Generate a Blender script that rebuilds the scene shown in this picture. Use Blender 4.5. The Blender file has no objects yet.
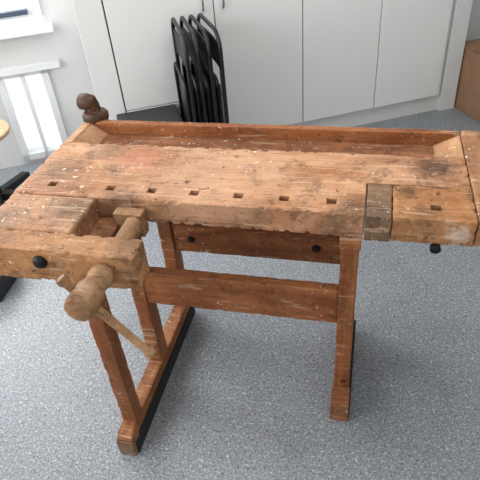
import bpy, bmesh, math, random
import numpy as np
from mathutils import Vector, Matrix, noise as mnoise
random.seed(4)
scene=bpy.context.scene
scene.view_settings.view_transform='Standard'
scene.view_settings.exposure=0.0
COL=scene.collection
H=.82

def srgb(r,g,b):
    def c(v):
        v/=255.; return v/12.92 if v<=.04045 else ((v+.055)/1.055)**2.4
    return (c(r),c(g),c(b),1)

# ---------------- materials ----------------
class M:
    def __init__(s,name,rough=.5,metal=0.,spec=.5):
        s.m=bpy.data.materials.new(name); s.m.use_nodes=True
        s.t=s.m.node_tree; s.N=s.t.nodes; s.L=s.t.links
        s.b=s.N['Principled BSDF']; s.b.inputs['Roughness'].default_value=rough
        s.b.inputs['Metallic'].default_value=metal
        s.b.inputs['Specular IOR Level'].default_value=spec
        s.tc=s.N.new('ShaderNodeTexCoord')
    def map(s,scale,loc=(0,0,0),rot=(0,0,0)):
        m=s.N.new('ShaderNodeMapping'); m.inputs['Scale'].default_value=scale; m.inputs['Location'].default_value=loc
        m.inputs['Rotation'].default_value=rot
        s.L.new(s.tc.outputs['Object'],m.inputs['Vector']); return m.outputs[0]
    def noise(s,vec,scale,detail=6,rough=.6,dist=0.):
        n=s.N.new('ShaderNodeTexNoise'); n.inputs['Scale'].default_value=scale; n.inputs['Detail'].default_value=detail
        n.inputs['Roughness'].default_value=rough; n.inputs['Distortion'].default_value=dist
        s.L.new(vec,n.inputs['Vector']); return n.outputs['Fac']
    def ramp(s,fac,stops):
        r=s.N.new('ShaderNodeValToRGB'); el=r.color_ramp.elements
        while len(el)<len(stops): el.new(.5)
        for i,(p,c) in enumerate(stops):
            el[i].position=p; el[i].color=c if len(c)==4 else (*c,1)
        s.L.new(fac,r.inputs[0]); return r.outputs[0]
    def mix(s,fac,a,b,mode='MIX'):
        m=s.N.new('ShaderNodeMix'); m.data_type='RGBA'; m.blend_type=mode
        for k,v in ((0,fac),(6,a),(7,b)):
            if isinstance(v,(int,float)): m.inputs[k].default_value=v
            elif isinstance(v,tuple): m.inputs[k].default_value=v
            else: s.L.new(v,m.inputs[k])
        return m.outputs[2]
    def spot(s,p,r,r2):
        """soft round mask around a point of the real object, roughened by noise"""
        n=s.N.new('ShaderNodeVectorMath'); n.operation='DISTANCE'; s.L.new(s.tc.outputs['Object'],n.inputs[0]); n.inputs[1].default_value=p
        nz=s.noise(s.map((1,1,1)),30,6,.7)
        a=s.N.new('ShaderNodeMath'); a.operation='MULTIPLY_ADD'; s.L.new(nz,a.inputs[0]); a.inputs[1].default_value=.14; s.L.new(n.outputs['Value'],a.inputs[2])
        return s.ramp(a.outputs[0],[(r+.06,W),(r2+.06,K)])
    def bump(s,h,strength=.3,dist=.002):
        b=s.N.new('ShaderNodeBump'); b.inputs['Strength'].default_value=strength; b.inputs['Distance'].default_value=dist
        s.L.new(h,b.inputs['Height']); s.L.new(b.outputs[0],s.b.inputs['Normal'])
    def col(s,c):
        if isinstance(c,tuple): s.b.inputs['Base Color'].default_value=c
        else: s.L.new(c,s.b.inputs['Base Color'])
        return s.m
W=(1,1,1,1);K=(0,0,0,1)
def wood(name,axis,dark,mid,light,blotch=None,bl_amt=.6,stain=.5,flecks=.5,rough=.65,seed=0.,scr=.5,point=False,grain=.6,spots=()):
    s=M(name,rough,spec=.3)
    sc=[7,7,7]; sc[axis]=1.1
    v=s.map(tuple(sc),(seed,seed*1.3,seed*.7)); vi=s.map((1,1,1),(seed*2,seed,seed))
    g=s.noise(v,2.0,7,.62,.7)
    c=s.ramp(g,[(.28,dark),(.48,mid),(.68,light)])
    sf=[110,110,110]; sf[axis]=4
    fine=s.noise(s.map(tuple(sf)),1.,4,.7)
    c=s.mix(grain,c,s.ramp(fine,[(.32,(.55,.49,.43,1)),(.55,W)]),'MULTIPLY')
    def amt(m,a): return s.mix(1.,m,(a,a,a,1),'MULTIPLY')
    if blotch:
        b=s.noise(vi,4.5,10,.75,.5)
        c=s.mix(amt(s.ramp(b,[(.42,K),(.60,W)]),bl_amt),c,blotch)
    gr=s.noise(s.map((1,1,1),(seed+9,2,seed)),3.6,9,.74,.3)
    c=s.mix(amt(s.ramp(gr,[(.47,K),(.64,W)]),stain*.6),c,tuple(x*.6 for x in dark[:3])+(1,))
    d=s.noise(vi,15,10,.8,.4)
    c=s.mix(amt(s.ramp(d,[(.52,K),(.61,W)]),stain*.8),c,srgb(66,42,28))
    for p,r1,r2,a,cc in spots: c=s.mix(amt(s.spot(p,r1,r2),a),c,cc)
    for k,(rot,scl) in enumerate((((0,0,.25),(5,170,60)),((0,0,1.45),(6,150,60)),((0,0,-.5),(7,190,60)))):
        n=s.noise(s.map(scl,(seed+k*3,k,1),rot),1.,3,.5)
        c=s.mix(amt(s.ramp(n,[(.62,K),(.67,W)]),scr),c,srgb(84,56,38) if k!=1 else srgb(220,190,160))
    if flecks:
        msk=s.noise(s.map((1,1,1),(seed,8,3)),3.5,3)
        fl=s.noise(vi,60,5,.65,.5)
        f2=s.mix(1.,s.ramp(fl,[(.63,K),(.655,W)]),s.ramp(msk,[(.43,(.15,.15,.15,1)),(.58,W)]),'MULTIPLY')
        c=s.mix(amt(f2,flecks),c,srgb(238,230,214))
        fk=s.noise(s.map((1,1,1),(5,3,1)),48,4,.65,.8)
        c=s.mix(amt(s.ramp(fk,[(.63,K),(.66,W)]),flecks*.9),c,srgb(50,32,22))
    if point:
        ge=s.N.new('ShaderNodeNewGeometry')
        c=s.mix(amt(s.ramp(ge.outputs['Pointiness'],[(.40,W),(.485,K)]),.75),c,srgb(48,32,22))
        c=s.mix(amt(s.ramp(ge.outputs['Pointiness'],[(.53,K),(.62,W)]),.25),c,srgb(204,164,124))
    s.bump(s.mix(.5,g,fine),.35,.002)
    return s.col(c)
ST1=srgb(60,44,34)
sp_top=[((.915,.25,H),.035,.09,.8,ST1),((.70,.04,H),.02,.07,.6,ST1),((-.20,.12,H),.04,.14,.45,ST1),((.66,.0,H-.04),.02,.08,.6,ST1),
        ((.05,.0,H),.02,.08,.55,ST1),((.45,-.005,H-.03),.01,.06,.5,ST1),((.30,.16,H),.10,.26,.45,srgb(214,172,142)),((.02,.22,H),.02,.12,.35,srgb(190,118,100)),
        ((-.1,.28,H),.02,.10,.45,ST1)]
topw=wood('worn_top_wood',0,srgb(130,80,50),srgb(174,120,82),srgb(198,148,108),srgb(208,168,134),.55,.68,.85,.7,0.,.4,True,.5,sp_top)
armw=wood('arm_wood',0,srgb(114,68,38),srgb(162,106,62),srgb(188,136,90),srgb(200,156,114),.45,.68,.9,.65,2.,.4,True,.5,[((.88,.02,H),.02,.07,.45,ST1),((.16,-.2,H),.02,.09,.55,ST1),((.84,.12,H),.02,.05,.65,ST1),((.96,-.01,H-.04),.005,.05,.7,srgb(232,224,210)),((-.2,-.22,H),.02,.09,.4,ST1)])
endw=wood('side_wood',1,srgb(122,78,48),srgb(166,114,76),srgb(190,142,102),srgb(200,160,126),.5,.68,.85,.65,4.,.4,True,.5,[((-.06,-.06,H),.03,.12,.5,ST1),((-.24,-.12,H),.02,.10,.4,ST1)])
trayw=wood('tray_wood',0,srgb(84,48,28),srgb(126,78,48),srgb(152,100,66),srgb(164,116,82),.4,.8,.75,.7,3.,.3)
legz=wood('leg_wood',2,srgb(98,52,26),srgb(144,84,46),srgb(170,110,66),srgb(178,122,80),.25,.5,.5,.6,1.,.35)
legy=wood('sled_wood',1,srgb(98,54,28),srgb(142,86,48),srgb(170,112,68),srgb(188,136,94),.35,.55,.65,.6,5.,.4)
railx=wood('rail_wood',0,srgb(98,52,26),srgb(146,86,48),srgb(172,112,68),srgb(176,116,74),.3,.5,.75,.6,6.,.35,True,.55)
knobw=wood('turned_wood',1,srgb(104,72,46),srgb(146,106,72),srgb(172,134,96),srgb(186,152,116),.45,.5,.4,.5,7.,.3)
darkw=wood('dark_turned_wood',0,srgb(50,34,26),srgb(80,56,42),srgb(110,80,64),None,0,.4,.2,.45,8.,.2)
greyw=wood('jaw_wood',0,srgb(84,64,48),srgb(122,94,70),srgb(154,122,94),srgb(148,118,92),.5,.8,.7,.55,9.,.4)
palew=wood('pale_wood',0,srgb(176,146,112),srgb(204,176,140),srgb(216,192,160),None,0,.15,.05,.5,9.5,.05)
def plain(name,c,rough=.5,metal=0.,var=.06,scale=30,bump=.1):
    s=M(name,rough,metal)
    n=s.noise(s.map((1,1,1)),scale,4)
    a=tuple(x*(1-var) for x in c[:3])+(1,); b=tuple(min(1,x*(1+var)) for x in c[:3])+(1,)
    cc=s.ramp(n,[(.3,a),(.7,b)])
    if bump: s.bump(n,bump,.001)
    return s.col(cc)
black=plain('black_metal',srgb(26,26,28),.4,.3)
iron=plain('dark_iron',srgb(34,30,30),.45,.6)
rubber=plain('black_rubber',srgb(30,30,34),.7)
plast=plain('black_plastic',srgb(40,42,46),.6)
white=plain('white_laminate',srgb(232,233,231),.35,0,.01,6,.02)
whitecarc=plain('white_carcass',srgb(216,217,215),.45,0,.01,6,.02)
paint=plain('wall_paint',srgb(216,217,216),.7,0,.02,8,.05)
frame_m=plain('window_frame_white',srgb(232,234,236),.4,0,.01,8,.0)
bluedark=plain('dark_blue_rail',srgb(70,84,104),.5)
steel=plain('brushed_steel',srgb(180,180,182),.3,.9)
card=plain('cardboard',srgb(150,116,88),.85,0,.1,12)
tape=plain('packing_tape',srgb(112,84,60),.4)

def floor_mat():
    s=M('speckled_vinyl',.4,spec=.4)
    v=s.map((1,1,1))
    big=s.noise(v,1.5,4)
    c=s.ramp(big,[(.3,srgb(129,135,142)),(.7,srgb(139,144,149))])
    for sc,th,colr,loc,am in((150,.56,srgb(184,188,192),(0,0,0),.6),(160,.56,srgb(86,91,101),(3,1,0),.6),(90,.62,srgb(72,79,91),(7,2,0),.65),(100,.63,srgb(210,212,212),(1,9,0),.65)):
        m=s.map((1,1,1),loc)
        n=s.noise(m,sc,2,.5,.2)
        c=s.mix(s.ramp(n,[(th-.02,K),(th+.04,(am,am,am,1))]),c,colr)
    dirt=s.noise(s.map((1,1,1),(2,5,0)),4,7,.75)
    c=s.mix(s.ramp(dirt,[(.52,K),(.75,(.35,.35,.35,1))]),c,srgb(94,95,97))
    for p,r in(((.46,-.158,0),.006),((.40,-.06,0),.004)):
        c=s.mix(s.spot(p,r,r+.012),c,srgb(150,116,78))
    return s.col(c)
floorm=floor_mat()
def glass_mat():
    s=M('window_glass',.02); s.b.inputs['Transmission Weight'].default_value=1.; s.b.inputs['IOR'].default_value=1.02
    return s.col((1,1,1,1))
glass=glass_mat()

# ---------------- geometry helpers ----------------
def mkobj(name,me,parent=None,mats=()):
    o=bpy.data.objects.new(name,me); COL.objects.link(o)
    for m in mats: me.materials.append(m)
    if parent: o.parent=parent
    return o
def empty(name,loc=(0,0,0),rz=0):
    o=bpy.data.objects.new(name,None); COL.objects.link(o); o.location=loc; o.rotation_euler=(0,0,rz); o.empty_display_size=.1; return o
def shade(me,on=True):
    for p in me.polygons: p.use_smooth=on
def box(name,x0,x1,y0,y1,z0,z1,mat,parent=None,bev=.002,seg=2):
    bm=bmesh.new(); bmesh.ops.create_cube(bm,size=1)
    for v in bm.verts:
        v.co=Vector(((x0+x1)/2+v.co.x*(x1-x0),(y0+y1)/2+v.co.y*(y1-y0),(z0+z1)/2+v.co.z*(z1-z0)))
    if bev: bmesh.ops.bevel(bm,geom=bm.edges[:],offset=bev,segments=seg,affect='EDGES',profile=.6)
    me=bpy.data.meshes.new(name); bm.to_mesh(me); bm.free()
    return mkobj(name,me,parent,[mat])
def prism(name,pts,axis,a0,a1,mat,parent=None,bev=.002):
    bm=bmesh.new(); vs=[]
    for a in(a0,a1):
        row=[]
        for p in pts:
            c=list(p); c.insert(axis,a); row.append(bm.verts.new(c))
        vs.append(row)
    n=len(pts)
    bm.faces.new(vs[0]);bm.faces.new(vs[1][::-1])
    for i in range(n): bm.faces.new((vs[0][i],vs[1][i],vs[1][(i+1)%n],vs[0][(i+1)%n]))
    bmesh.ops.recalc_face_normals(bm,faces=bm.faces[:])
    if bev: bmesh.ops.bevel(bm,geom=bm.edges[:],offset=bev,segments=2,affect='EDGES')
    me=bpy.data.meshes.new(name); bm.to_mesh(me); bm.free()
    return mkobj(name,me,parent,[mat])
def lathe(name,prof,origin,direction,mat,parent=None,seg=40):
    d=Vector(direction).normalized(); q=d.to_track_quat('Z','Y').to_matrix()
    bm=bmesh.new(); rings=[]
    for t,rr in prof:
        ring=[]
        for i in range(seg):
            a=2*math.pi*i/seg
            ring.append(bm.verts.new(Vector(origin)+q@Vector((max(rr,1e-4)*math.cos(a),max(rr,1e-4)*math.sin(a),t))))
        rings.append(ring)
    for a,b in zip(rings,rings[1:]):
        for i in range(seg): bm.faces.new((a[i],a[(i+1)%seg],b[(i+1)%seg],b[i]))
    bm.faces.new(rings[0][::-1]); bm.faces.new(rings[-1])
    bmesh.ops.recalc_face_normals(bm,faces=bm.faces[:])
    me=bpy.data.meshes.new(name); bm.to_mesh(me); bm.free(); shade(me)
    o=mkobj(name,me,parent,[mat])
    m=o.modifiers.new('es','EDGE_SPLIT'); m.split_angle=math.radians(40)
    return o
def bake(o):
    dg=bpy.context.evaluated_depsgraph_get(); dg.update()
    me=bpy.data.meshes.new_from_object(o.evaluated_get(dg))
    o.modifiers.clear(); o.data=me; return me
def boolcut(o,c,op='DIFFERENCE'):
    b=o.modifiers.new('b','BOOLEAN'); b.object=c; b.operation=op; b.solver='EXACT'; bake(o); bpy.data.objects.remove(c)
def worn(o,vox=.006,amp=.003,cuts=(),late=(),chip=.003):
    """boolean cuts, voxel remesh, chipped edges and surface wear, baked"""
    for c in cuts:
        b=o.modifiers.new('b','BOOLEAN'); b.object=c; b.operation='DIFFERENCE'; b.solver='EXACT'
    if cuts: bake(o)
    for c in cuts: bpy.data.objects.remove(c)
    co=np.array([v.co for v in o.data.vertices]); lo=co.min(0); hi=co.max(0)
    r=o.modifiers.new('r','REMESH'); r.mode='VOXEL'; r.voxel_size=vox; r.use_smooth_shade=True
    me=bake(o)
    n=len(me.vertices); a=np.empty(n*3); me.vertices.foreach_get('co',a); a=a.reshape(-1,3)
    nb=np.empty(n*3); me.vertices.foreach_get('normal',nb); nb=nb.reshape(-1,3)
    dist=np.minimum(a-lo,hi-a)
    srt=np.sort(dist,axis=1); edged=srt[:,1]
    cen=(lo+hi)/2
    for i in range(n):
        p=Vector(a[i])
        dsp=amp*.25*mnoise.noise(p*12)+amp*.2*mnoise.noise(p*55)
        dv=nb[i]*dsp
        if edged[i]<.012:
            wgt=(1-edged[i]/.012)**1.5
            k=mnoise.fractal(p*35,1.0,2.0,4)-.02
            if k>0:
                ax=np.argsort(dist[i])[:2]; dd=np.zeros(3)
                for x in ax: dd[x]=1 if a[i][x]<cen[x] else -1
                dv=dv+dd*min(k*1.6,1.)*chip*wgt
        a[i]+=dv
    me.vertices.foreach_set('co',a.ravel()); me.update(); shade(me)
    for c in late: boolcut(o,c)
    return o

# ---------------- workbench ----------------
WB=empty('workbench')
d=.128; yd=.053; Zb=H-.073
XL,XR,XE=-.292,1.0,1.15
YT=.319; YB=.499
def cutter(x,y,sx=.0135,sy=.0125,z0=.6,z1=1.): return box('cut',x-sx,x+sx,y-sy,y+sy,z0,z1,darkw,None,0)
main=box('top_plank',XL,XR-.001,0,YT,Zb,H,topw,WB,0)
worn(main,.003,.003,[box('cut',.728,1.2,-.1,.156,.5,1.,topw,None,0)],late=[cutter(k*d,yd) for k in range(6)]+[cutter(-.19,.056)],chip=.008)
left=box('top_plank_left',XL,-.022,-.1695,-.001,Zb-.02,H-.0005,endw,WB,0); worn(left,.004,.003,chip=.002)
arm=box('shoulder_arm',XL-.01,.188,-.25,-.171,H-.104,H,armw,WB,0); worn(arm,.003,.004,chip=.006)
endc=box('end_cap',XR+.0015,XE,0,YB,Zb-.005,H,endw,WB,0); worn(endc,.004,.003,chip=.003)
tv=box('tail_vise_block',.7975,XR,-.002,.1545,Zb-.004,H,armw,WB,0); worn(tv,.003,.003,late=[cutter(.905,.052)],chip=.004)
tj=box('tail_vise_jaw',.7305,.796,-.004,.154,Zb-.006,H-.001,greyw,WB,0); worn(tj,.003,.003,chip=.002)
lathe('vise_bolt',[(0,.014),(.012,.014),(.016,.009)],(.912,.004,.731),(0,-1,0),iron,WB)
# tray
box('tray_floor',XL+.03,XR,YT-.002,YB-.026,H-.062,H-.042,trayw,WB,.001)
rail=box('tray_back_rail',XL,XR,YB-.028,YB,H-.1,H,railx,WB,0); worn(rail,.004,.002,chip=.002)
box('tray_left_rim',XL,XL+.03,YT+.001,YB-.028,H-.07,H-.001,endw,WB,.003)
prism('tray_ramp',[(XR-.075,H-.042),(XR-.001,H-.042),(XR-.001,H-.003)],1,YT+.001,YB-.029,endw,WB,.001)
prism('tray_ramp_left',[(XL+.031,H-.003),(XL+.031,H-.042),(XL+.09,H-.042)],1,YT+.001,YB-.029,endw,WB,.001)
# shoulder vise parts in the gap
jaw=box('vise_jaw_board',.04,.125,-.04,-.004,H-.10,H-.022,knobw,WB,0); worn(jaw,.004,.003)
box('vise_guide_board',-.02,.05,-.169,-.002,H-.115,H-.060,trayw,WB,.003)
scr=[];t=0
while t<.125:
    scr+= [(t,.024),(t+.004,.027),(t+.008,.024)]; t+=.0085
lathe('vise_screw',scr,(.103,-.170,.768),(0,1,0),knobw,WB)
lathe('vise_hub',[(0,.024),(.008,.031),(.03,.033),(.045,.030),(.052,.025),(.062,.030),(.075,.036),(.10,.038),(.135,.037),(.146,.033),(.150,.022),(.152,.006)],(.103,-.245,.770),(-.04,-1,.0),knobw,WB)
def rod(name,p0,p1,prof,mat,parent):
    p0=Vector(p0);p1=Vector(p1); L=(p1-p0).length
    return lathe(name,[(a*L if a<=1 else L,b) for a,b in prof],p0,p1-p0,mat,parent,24)
rod('vise_handle',(.045,-.345,.828),(.236,-.345,.585),[(0,.006),(.01,.014),(.05,.016),(.08,.011),(.5,.0115),(.91,.010),(.93,.015),(.98,.015),(1,.007)],knobw,WB)
lathe('arm_bolt',[(0,.019),(.012,.019),(.020,.013),(.022,.005)],(-.072,-.244,.785),(0,-1,0),iron,WB)
# corner knob (bench stop)
lathe('stop_knob_base',[(0,.044),(.01,.048),(.026,.048),(.036,.040),(.04,.02)],(-.262,.515,H-.012),(0,0,1),darkw,WB)
lathe('stop_knob_stem',[(0,.026),(.03,.024)],(-.266,.52,H+.022),(0,0,1),darkw,WB)
lathe('stop_knob_grip',[(0,.022),(.006,.029),(.03,.031),(.055,.027),(.064,.018)],(-.316,.525,H+.056),(1,-.15,0.),darkw,WB)
box('stop_knob_bracket',-.30,-.23,.497,.545,H-.09,H-.010,darkw,WB,.004)

# frame
PW=.05
def post(n,x,y0,y1,z0,z1):
    o=box(n,x,x+PW,y0,y1,z0,z1,legz,WB,0); return worn(o,.004,.0008,chip=.002)
post('left_arm_post',0,-.245,-.195,.085,H-.105)
post('left_front_post',0,.01,.075,.085,Zb)
post('left_back_post',0,.295,.36,.085,Zb)
post('right_front_post',.672,.006,.071,.085,Zb)
post('right_back_post',.672,.295,.36,.085,Zb)
def sled(n,x,y0,y1):
    pts=[(y0,.022),(y0,.085),(y0+.02,.10),(y1-.02,.10),(y1,.085),(y1,.022)]
    prism(n,pts,0,x,x+PW+.002,legy,WB,.003)
    box(n+'_rubber',x+.002,x+PW+.004,y0+.004,y1-.004,0,.024,rubber,WB,.002)
    box(n+'_side_strip',x+PW+.002,x+PW+.010,y0+.01,y1-.01,0.0,.058,rubber,WB,.001)
sled('left_sled',0,-.305,.375)
sled('right_sled',.672,-.056,.375)
box('right_sled_toe',.668,.728,-.064,.003,.004,.104,legy,WB,.004)
box('left_sled_toe',-.003,.057,-.312,-.26,.004,.075,greyw,WB,.004)
box('left_top_bearer',-.004,.056,.005,.37,Zb-.05,Zb-.001,legy,WB,.003)
box('right_top_bearer',.668,.726,.005,.37,Zb-.05,Zb-.001,legy,WB,.003)
def bar(n,x0,x1,y0,y1,z0,z1):
    o=box(n,x0,x1,y0,y1,z0,z1,railx,WB,0); return worn(o,.0035,.0008,chip=.002)
bar('front_stretcher',.028,.672,.016,.05,.393,.53)
bar('back_stretcher',.05,.672,.305,.34,.385,.555)
lathe('stretcher_bolt',[(0,.013),(.006,.013),(.008,.006)],(.12,.306,.447),(0,-1,0),iron,WB)
lathe('stretcher_bolt',[(0,.014),(.006,.014),(.008,.006)],(.576,.306,.452),(0,-1,0),iron,WB)
lathe('post_peg',[(0,.009),(.004,.009)],(.703,.008,.13),(0,-1,0),darkw,WB)

# ---------------- room ----------------
AZ=math.atan2(.482,.876); A=(.316,1.975,0)
def atwall(o): o.location=A; o.rotation_euler=(0,0,AZ); return o
def multibox(name,lst,mat,parent=None,bev=0):
    bm=bmesh.new()
    for x0,x1,y0,y1,z0,z1 in lst:
        r=bmesh.ops.create_cube(bm,size=1)
        for v in r['verts']:
            v.co=Vector(((x0+x1)/2+v.co.x*(x1-x0),(y0+y1)/2+v.co.y*(y1-y0),(z0+z1)/2+v.co.z*(z1-z0)))
    if bev: bmesh.ops.bevel(bm,geom=bm.edges[:],offset=bev,segments=1,affect='EDGES')
    me=bpy.data.meshes.new(name); bm.to_mesh(me); bm.free()
    return mkobj(name,me,parent,[mat])
RL,RR,RF=-3.0,2.6,-4.4
fm=multibox('floor',[(RL-.1,RR+.1,RF-.1,.57,-.05,0)],floorm)
fm.data.transform(Matrix.Translation(A)@Matrix.Rotation(AZ,4,'Z'))
atwall(multibox('ceiling',[(RL-.1,RR+.1,RF-.1,.57,2.7,2.8)],paint))
wy0,wy1=.42,.57; WH=2.7
wl=[(-1.40,RR,wy0,wy1,0,WH),(RL,-1.40,wy0,wy1,2.2,WH),(RL,-2.7,wy0,wy1,0,2.2),
    (-2.7,-1.40,wy0,wy1,.60,.80),(-2.7,-1.74,wy0,wy1,0,.60),(-1.48,-1.40,wy0,wy1,0,.60),(-1.74,-1.48,wy0,wy1,0,.04)]
atwall(multibox('wall_back',wl,paint))
atwall(multibox('wall_left',[(RL-.1,RL,RF,-3.0,0,WH),(RL-.1,RL,-.3,.42,0,WH),(RL-.1,RL,-3.0,-.3,0,.8),(RL-.1,RL,-3.0,-.3,2.3,WH)],paint))
w3=atwall(multibox('added_window',[(RL-.08,RL-.02,-3.0,-.3,.8,.86),(RL-.08,RL-.02,-3.0,-.3,2.24,2.3),(RL-.08,RL-.02,-3.0,-2.94,.8,2.3),(RL-.08,RL-.02,-.36,-.3,.8,2.3),(RL-.08,RL-.02,-2.12,-2.07,.8,2.3),(RL-.08,RL-.02,-1.23,-1.18,.8,2.3)],frame_m))  # unseen window, added as an opening for the side light
atwall(multibox('wall_right',[(RR,RR+.1,RF,.42,0,WH)],paint))
atwall(multibox('wall_front',[(RL-.1,RR+.1,RF-.1,RF,0,WH)],paint))
w1=atwall(multibox('window_1',[(-2.7,-1.40,.40,.47,.88,.93),(-2.7,-1.40,.40,.47,2.15,2.2),(-2.7,-2.65,.40,.47,.93,2.15),(-1.45,-1.40,.40,.47,.93,2.15),(-2.07,-2.02,.40,.47,.93,2.15)],frame_m))
multibox('window_1_pane',[(-2.66,-1.44,.43,.436,.92,2.16)],glass,w1)
multibox('window_1_rail',[(-2.64,-1.47,.37,.40,.90,.925)],bluedark,w1)
atwall(multibox('trim_1',[(-2.75,-1.36,.33,.47,.80,.83)],frame_m,None,.002))
atwall(multibox('trim_2',[(-2.75,-1.38,.38,.42,.585,.625)],frame_m,None,.002))
w2=atwall(multibox('window_2',[(-1.76,-1.72,.40,.45,.03,.60),(-1.50,-1.46,.40,.45,.03,.60),(-1.62,-1.60,.40,.45,.03,.60),(-1.76,-1.46,.40,.45,.03,.07),(-1.76,-1.46,.40,.45,.56,.60)],frame_m))
multibox('window_2_pane',[(-1.73,-1.49,.43,.436,.05,.58)],glass,w2)
ext=plain('pale_paving',srgb(225,228,232),.8)
atwall(multibox('exterior_ground',[(-6,0,.6,6,-.06,-.01)],ext))

# cabinet
CB=empty('storage_cabinet',A,AZ)
CTOP=2.05
multibox('carcass',[(-1.215,.985,.022,.41,.10,CTOP)],whitecarc,CB)
multibox('plinth',[(-1.20,1.03,.03,.40,0,.10)],whitecarc,CB)
multibox('left_filler',[(-1.215,-1.075,0,.022,.0,CTOP)],white,CB,.0015)
ds=[-1.07,-.505,0,.49,.962]
for i in range(4):
    zb=.12 if i else .405
    multibox('door_leaf_%d'%(i+1),[(ds[i]+.003,ds[i+1]-.003,0,.020,zb,CTOP-.01)],white,CB,.0015)
multibox('lower_panel',[(-1.067,-.508,.0,.020,.12,.398)],white,CB,.0015)
gapm=plain('shadow_gap',srgb(70,70,72),.8)
multibox('door_gaps',[(x-.003,x+.003,.012,.0215,.12,CTOP-.01) for x in ds],gapm,CB)
def tube(name,pts,r,mat,parent=None,cyc=False,res=4):
    cu=bpy.data.curves.new(name,'CURVE'); cu.dimensions='3D'; cu.bevel_depth=r; cu.bevel_resolution=res; cu.use_fill_caps=True
    sp=cu.splines.new('POLY'); sp.points.add(len(pts)-1)
    for p,q in zip(sp.points,pts): p.co=(*q,1)
    sp.use_cyclic_u=cyc
    o=bpy.data.objects.new(name,cu); COL.objects.link(o)
    dg=bpy.context.evaluated_depsgraph_get(); dg.update()
    me=bpy.data.meshes.new_from_object(o.evaluated_get(dg)); bpy.data.objects.remove(o)
    shade(me)
    return mkobj(name,me,parent,[mat])
def handle(s,z):
    pts=[(s,0,z)]+[(s,-.03*math.sin(a),z+.05-.05*math.cos(a)) for a in np.linspace(.0,math.pi,13)]+[(s,0,z+.10)]
    tube('handle',pts,.006,steel,CB)
handle(-.567,.875); handle(-.455,.875); handle(.43,.905); handle(.55,.905)
atwall(multibox('trim_3',[(.99,1.10,.0,.42,0,2.7)],paint,None,.002))

# dark storage crate in front of left cabinet
SC=empty('storage_crate',A,AZ)
multibox('crate_body',[(-1.12,-.80,-.34,-.012,0,.375)],plast,SC,.012)
multibox('crate_lid',[(-1.13,-.79,-.35,-.004,.372,.40)],plast,SC,.006)
multibox('crate_handle',[(-1.03,-.89,-.36,-.345,.27,.30)],black,SC,.004)

# folding chairs, stacked edge-on to cabinet
def ubend(w,h0,h1,r,n=8):
    pts=[(-w,h0)]
    for k in range(n+1):
        a=math.pi-k/n*math.pi/2; pts.append((-w+r+r*math.cos(a),h1-r+r*math.sin(a)))
    for k in range(n+1):
        a=math.pi/2-k/n*math.pi/2; pts.append((w-r+r*math.cos(a),h1-r+r*math.sin(a)))
    pts.append((w,h0)); return pts
def chair(idx,s,n,lean,yaw,ht):
    o=empty('folding_chair' if idx==0 else 'folding_chair.%03d'%idx)
    o.matrix_world=Matrix.Translation(A)@Matrix.Rotation(AZ,4,'Z')@Matrix.Translation((s,n,0))@Matrix.Rotation(math.pi/2+yaw,4,'Z')@Matrix.Rotation(lean,4,'X')
    f1=[(u,0,h) for u,h in ubend(.215,.012,ht,.09)]
    f2=[(u,.022,h) for u,h in ubend(.185,.012,.66,.05)]
    tube('outer_frame',f1,.010,black,o); tube('inner_frame',f2,.009,black,o)
    for h,w,t in((.12,.215,0),(.2,.185,.022)): tube('cross_bar',[(-w,t,h),(w,t,h)],.007,black,o)
    def panel(nm,w,h0,h1,t,curv):
        bm=bmesh.new();N=10;rows=[]
        for tt in(0,.006):
            for h in(h0,h1):
                rows.append([bm.verts.new((-w+2*w*i/N,t+tt+curv*(1-(2*i/N-1)**2),h)) for i in range(N+1)])
        a,b,c,dd=rows
        for i in range(N):
            bm.faces.new((a[i],a[i+1],b[i+1],b[i]));bm.faces.new((c[i],dd[i],dd[i+1],c[i+1]))
            bm.faces.new((a[i],c[i],c[i+1],a[i+1]));bm.faces.new((b[i],b[i+1],dd[i+1],dd[i]))
        bm.faces.new((a[0],b[0],dd[0],c[0]));bm.faces.new((a[N],c[N],dd[N],b[N]))
        bmesh.ops.recalc_face_normals(bm,faces=bm.faces[:])
        me=bpy.data.meshes.new(nm);bm.to_mesh(me);bm.free();mkobj(nm,me,o,[black])
    panel('back_panel',.205,.70,ht-.06,-.004,-.010)
    panel('seat_panel',.18,.28,.63,.008,.006)
    for u in(-.215,.215):
        lathe('foot_cap',[(0,.014),(.03,.014)],(u,0,0),(0,0,1),rubber,o,16)
    for u in(-.185,.185):
        lathe('foot_cap',[(0,.012),(.03,.012)],(u,.022,0),(0,0,1),rubber,o,16)
for i in range(4): chair(i,-.75+.050*i,-.25,0.0,-.04+.02*i,.885)

# cardboard box
BX=empty('cardboard_box',A,AZ)
multibox('box_body',[(1.115,1.60,-.30,.12,0,.40)],card,BX,.004)
multibox('box_flaps',[(1.113,1.602,-.302,-.093,.398,.404),(1.113,1.602,-.087,.122,.398,.404)],card,BX,.001)
multibox('box_tape',[(1.111,1.604,-.12,-.06,.402,.4055)],tape,BX)

# stool at left
ST=empty('swivel_stool',(-1.30,1.02,0))
lathe('seat',[(0,.16),(.012,.185),(.03,.185),(.04,.17)],(0,0,.43),(0,0,1),palew,ST,48)
lathe('column',[(0,.03),(.2,.03),(.2,.02),(.38,.02)],(0,0,.06),(0,0,1),black,ST,24)
lathe('seat_plate',[(0,.05),(.02,.09)],(0,0,.415),(0,0,1),black,ST,24)
for k in range(5):
    a=2*math.pi*k/5+.25
    p=Matrix.Rotation(a,4,'Z')
    o=prism('base_leg',[(0.0,.05),(0.0,.10),(.27,.075),(.27,.045)],1,-.026,.026,black,ST,.003); o.matrix_local=p
    w=lathe('caster',[(-.02,.026),(.02,.026)],(.25,0,.026),(0,1,0),black,ST,20); w.matrix_local=p

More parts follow.
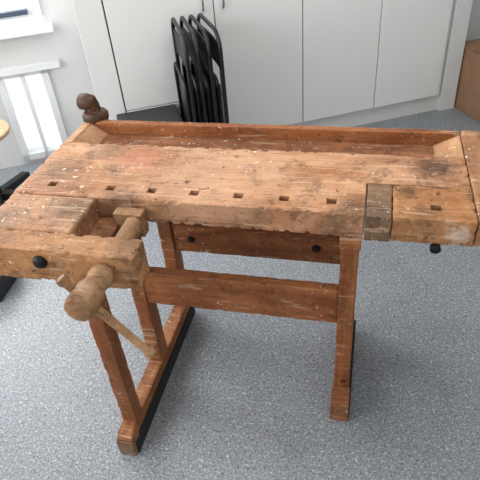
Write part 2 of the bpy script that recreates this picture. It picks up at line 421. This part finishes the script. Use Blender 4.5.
TB=empty('tool_case',(-1.01,.37,0),.1)
box('case_body',-.16,.16,-.10,.10,0,.11,plast,TB,.01)
box('case_lid',-.163,.163,-.103,.103,.11,.135,plast,TB,.008)
box('case_handle',-.05,.05,-.115,-.102,.06,.08,black,TB,.003)

# ---------------- lighting ----------------
w=bpy.data.worlds.new('world'); scene.world=w; w.use_nodes=True
bg=w.node_tree.nodes['Background']; bg.inputs[0].default_value=(.93,.96,1.,1); bg.inputs[1].default_value=1.8
Mw=Matrix.Translation(A)@Matrix.Rotation(AZ,4,'Z')
def area(name,loc,target,sx,sy,power,color=(1,1,1)):
    loc=Mw@Vector(loc); target=Mw@Vector(target)
    l=bpy.data.lights.new(name,'AREA'); l.shape='RECTANGLE'; l.size=sx; l.size_y=sy; l.energy=power; l.color=color
    o=bpy.data.objects.new(name,l); COL.objects.link(o); o.location=loc
    o.rotation_euler=(target-loc).to_track_quat('-Z','Y').to_euler(); return o
area('daylight_window_1',(-2.05,.30,1.5),(-1.2,-1.2,.4),1.2,1.2,36,(1,.995,.98))
area('side_fill',(RL+.08,-1.65,1.55),(0,-1.5,.5),2.5,1.4,40,(1,.99,.975))  # added light at the unseen side window, brightens from the left
area('overhead_fill',(-.2,-1.3,2.66),(-.2,-1.3,0),1.6,1.0,27,(1,.98,.95))  # unseen overhead fill, added to light the room
area('overhead_fill.001',(-.4,-3.4,2.66),(-.4,-3.4,0),2.4,.6,15,(1,.98,.95))  # second added overhead fill, out of view

# ---------------- camera ----------------
C=Vector((.719,-1.146,1.624)); yaw,pit,rol=[math.radians(a) for a in(-15.929,37.610,-5.371)]
F=Vector((math.sin(yaw)*math.cos(pit),math.cos(yaw)*math.cos(pit),-math.sin(pit)))
rt=Vector((math.cos(yaw),-math.sin(yaw),0)); up=rt.cross(F)
R=rt*math.cos(rol)+up*math.sin(rol); U=-rt*math.sin(rol)+up*math.cos(rol)
cam=bpy.data.cameras.new('camera'); co=bpy.data.objects.new('camera',cam); COL.objects.link(co)
m=Matrix.Identity(4)
for i in range(3): m[i][0]=R[i];m[i][1]=U[i];m[i][2]=-F[i];m[i][3]=C[i]
co.matrix_world=m; cam.sensor_width=36; cam.lens=36*532.766/480; cam.clip_start=.02
scene.camera=co
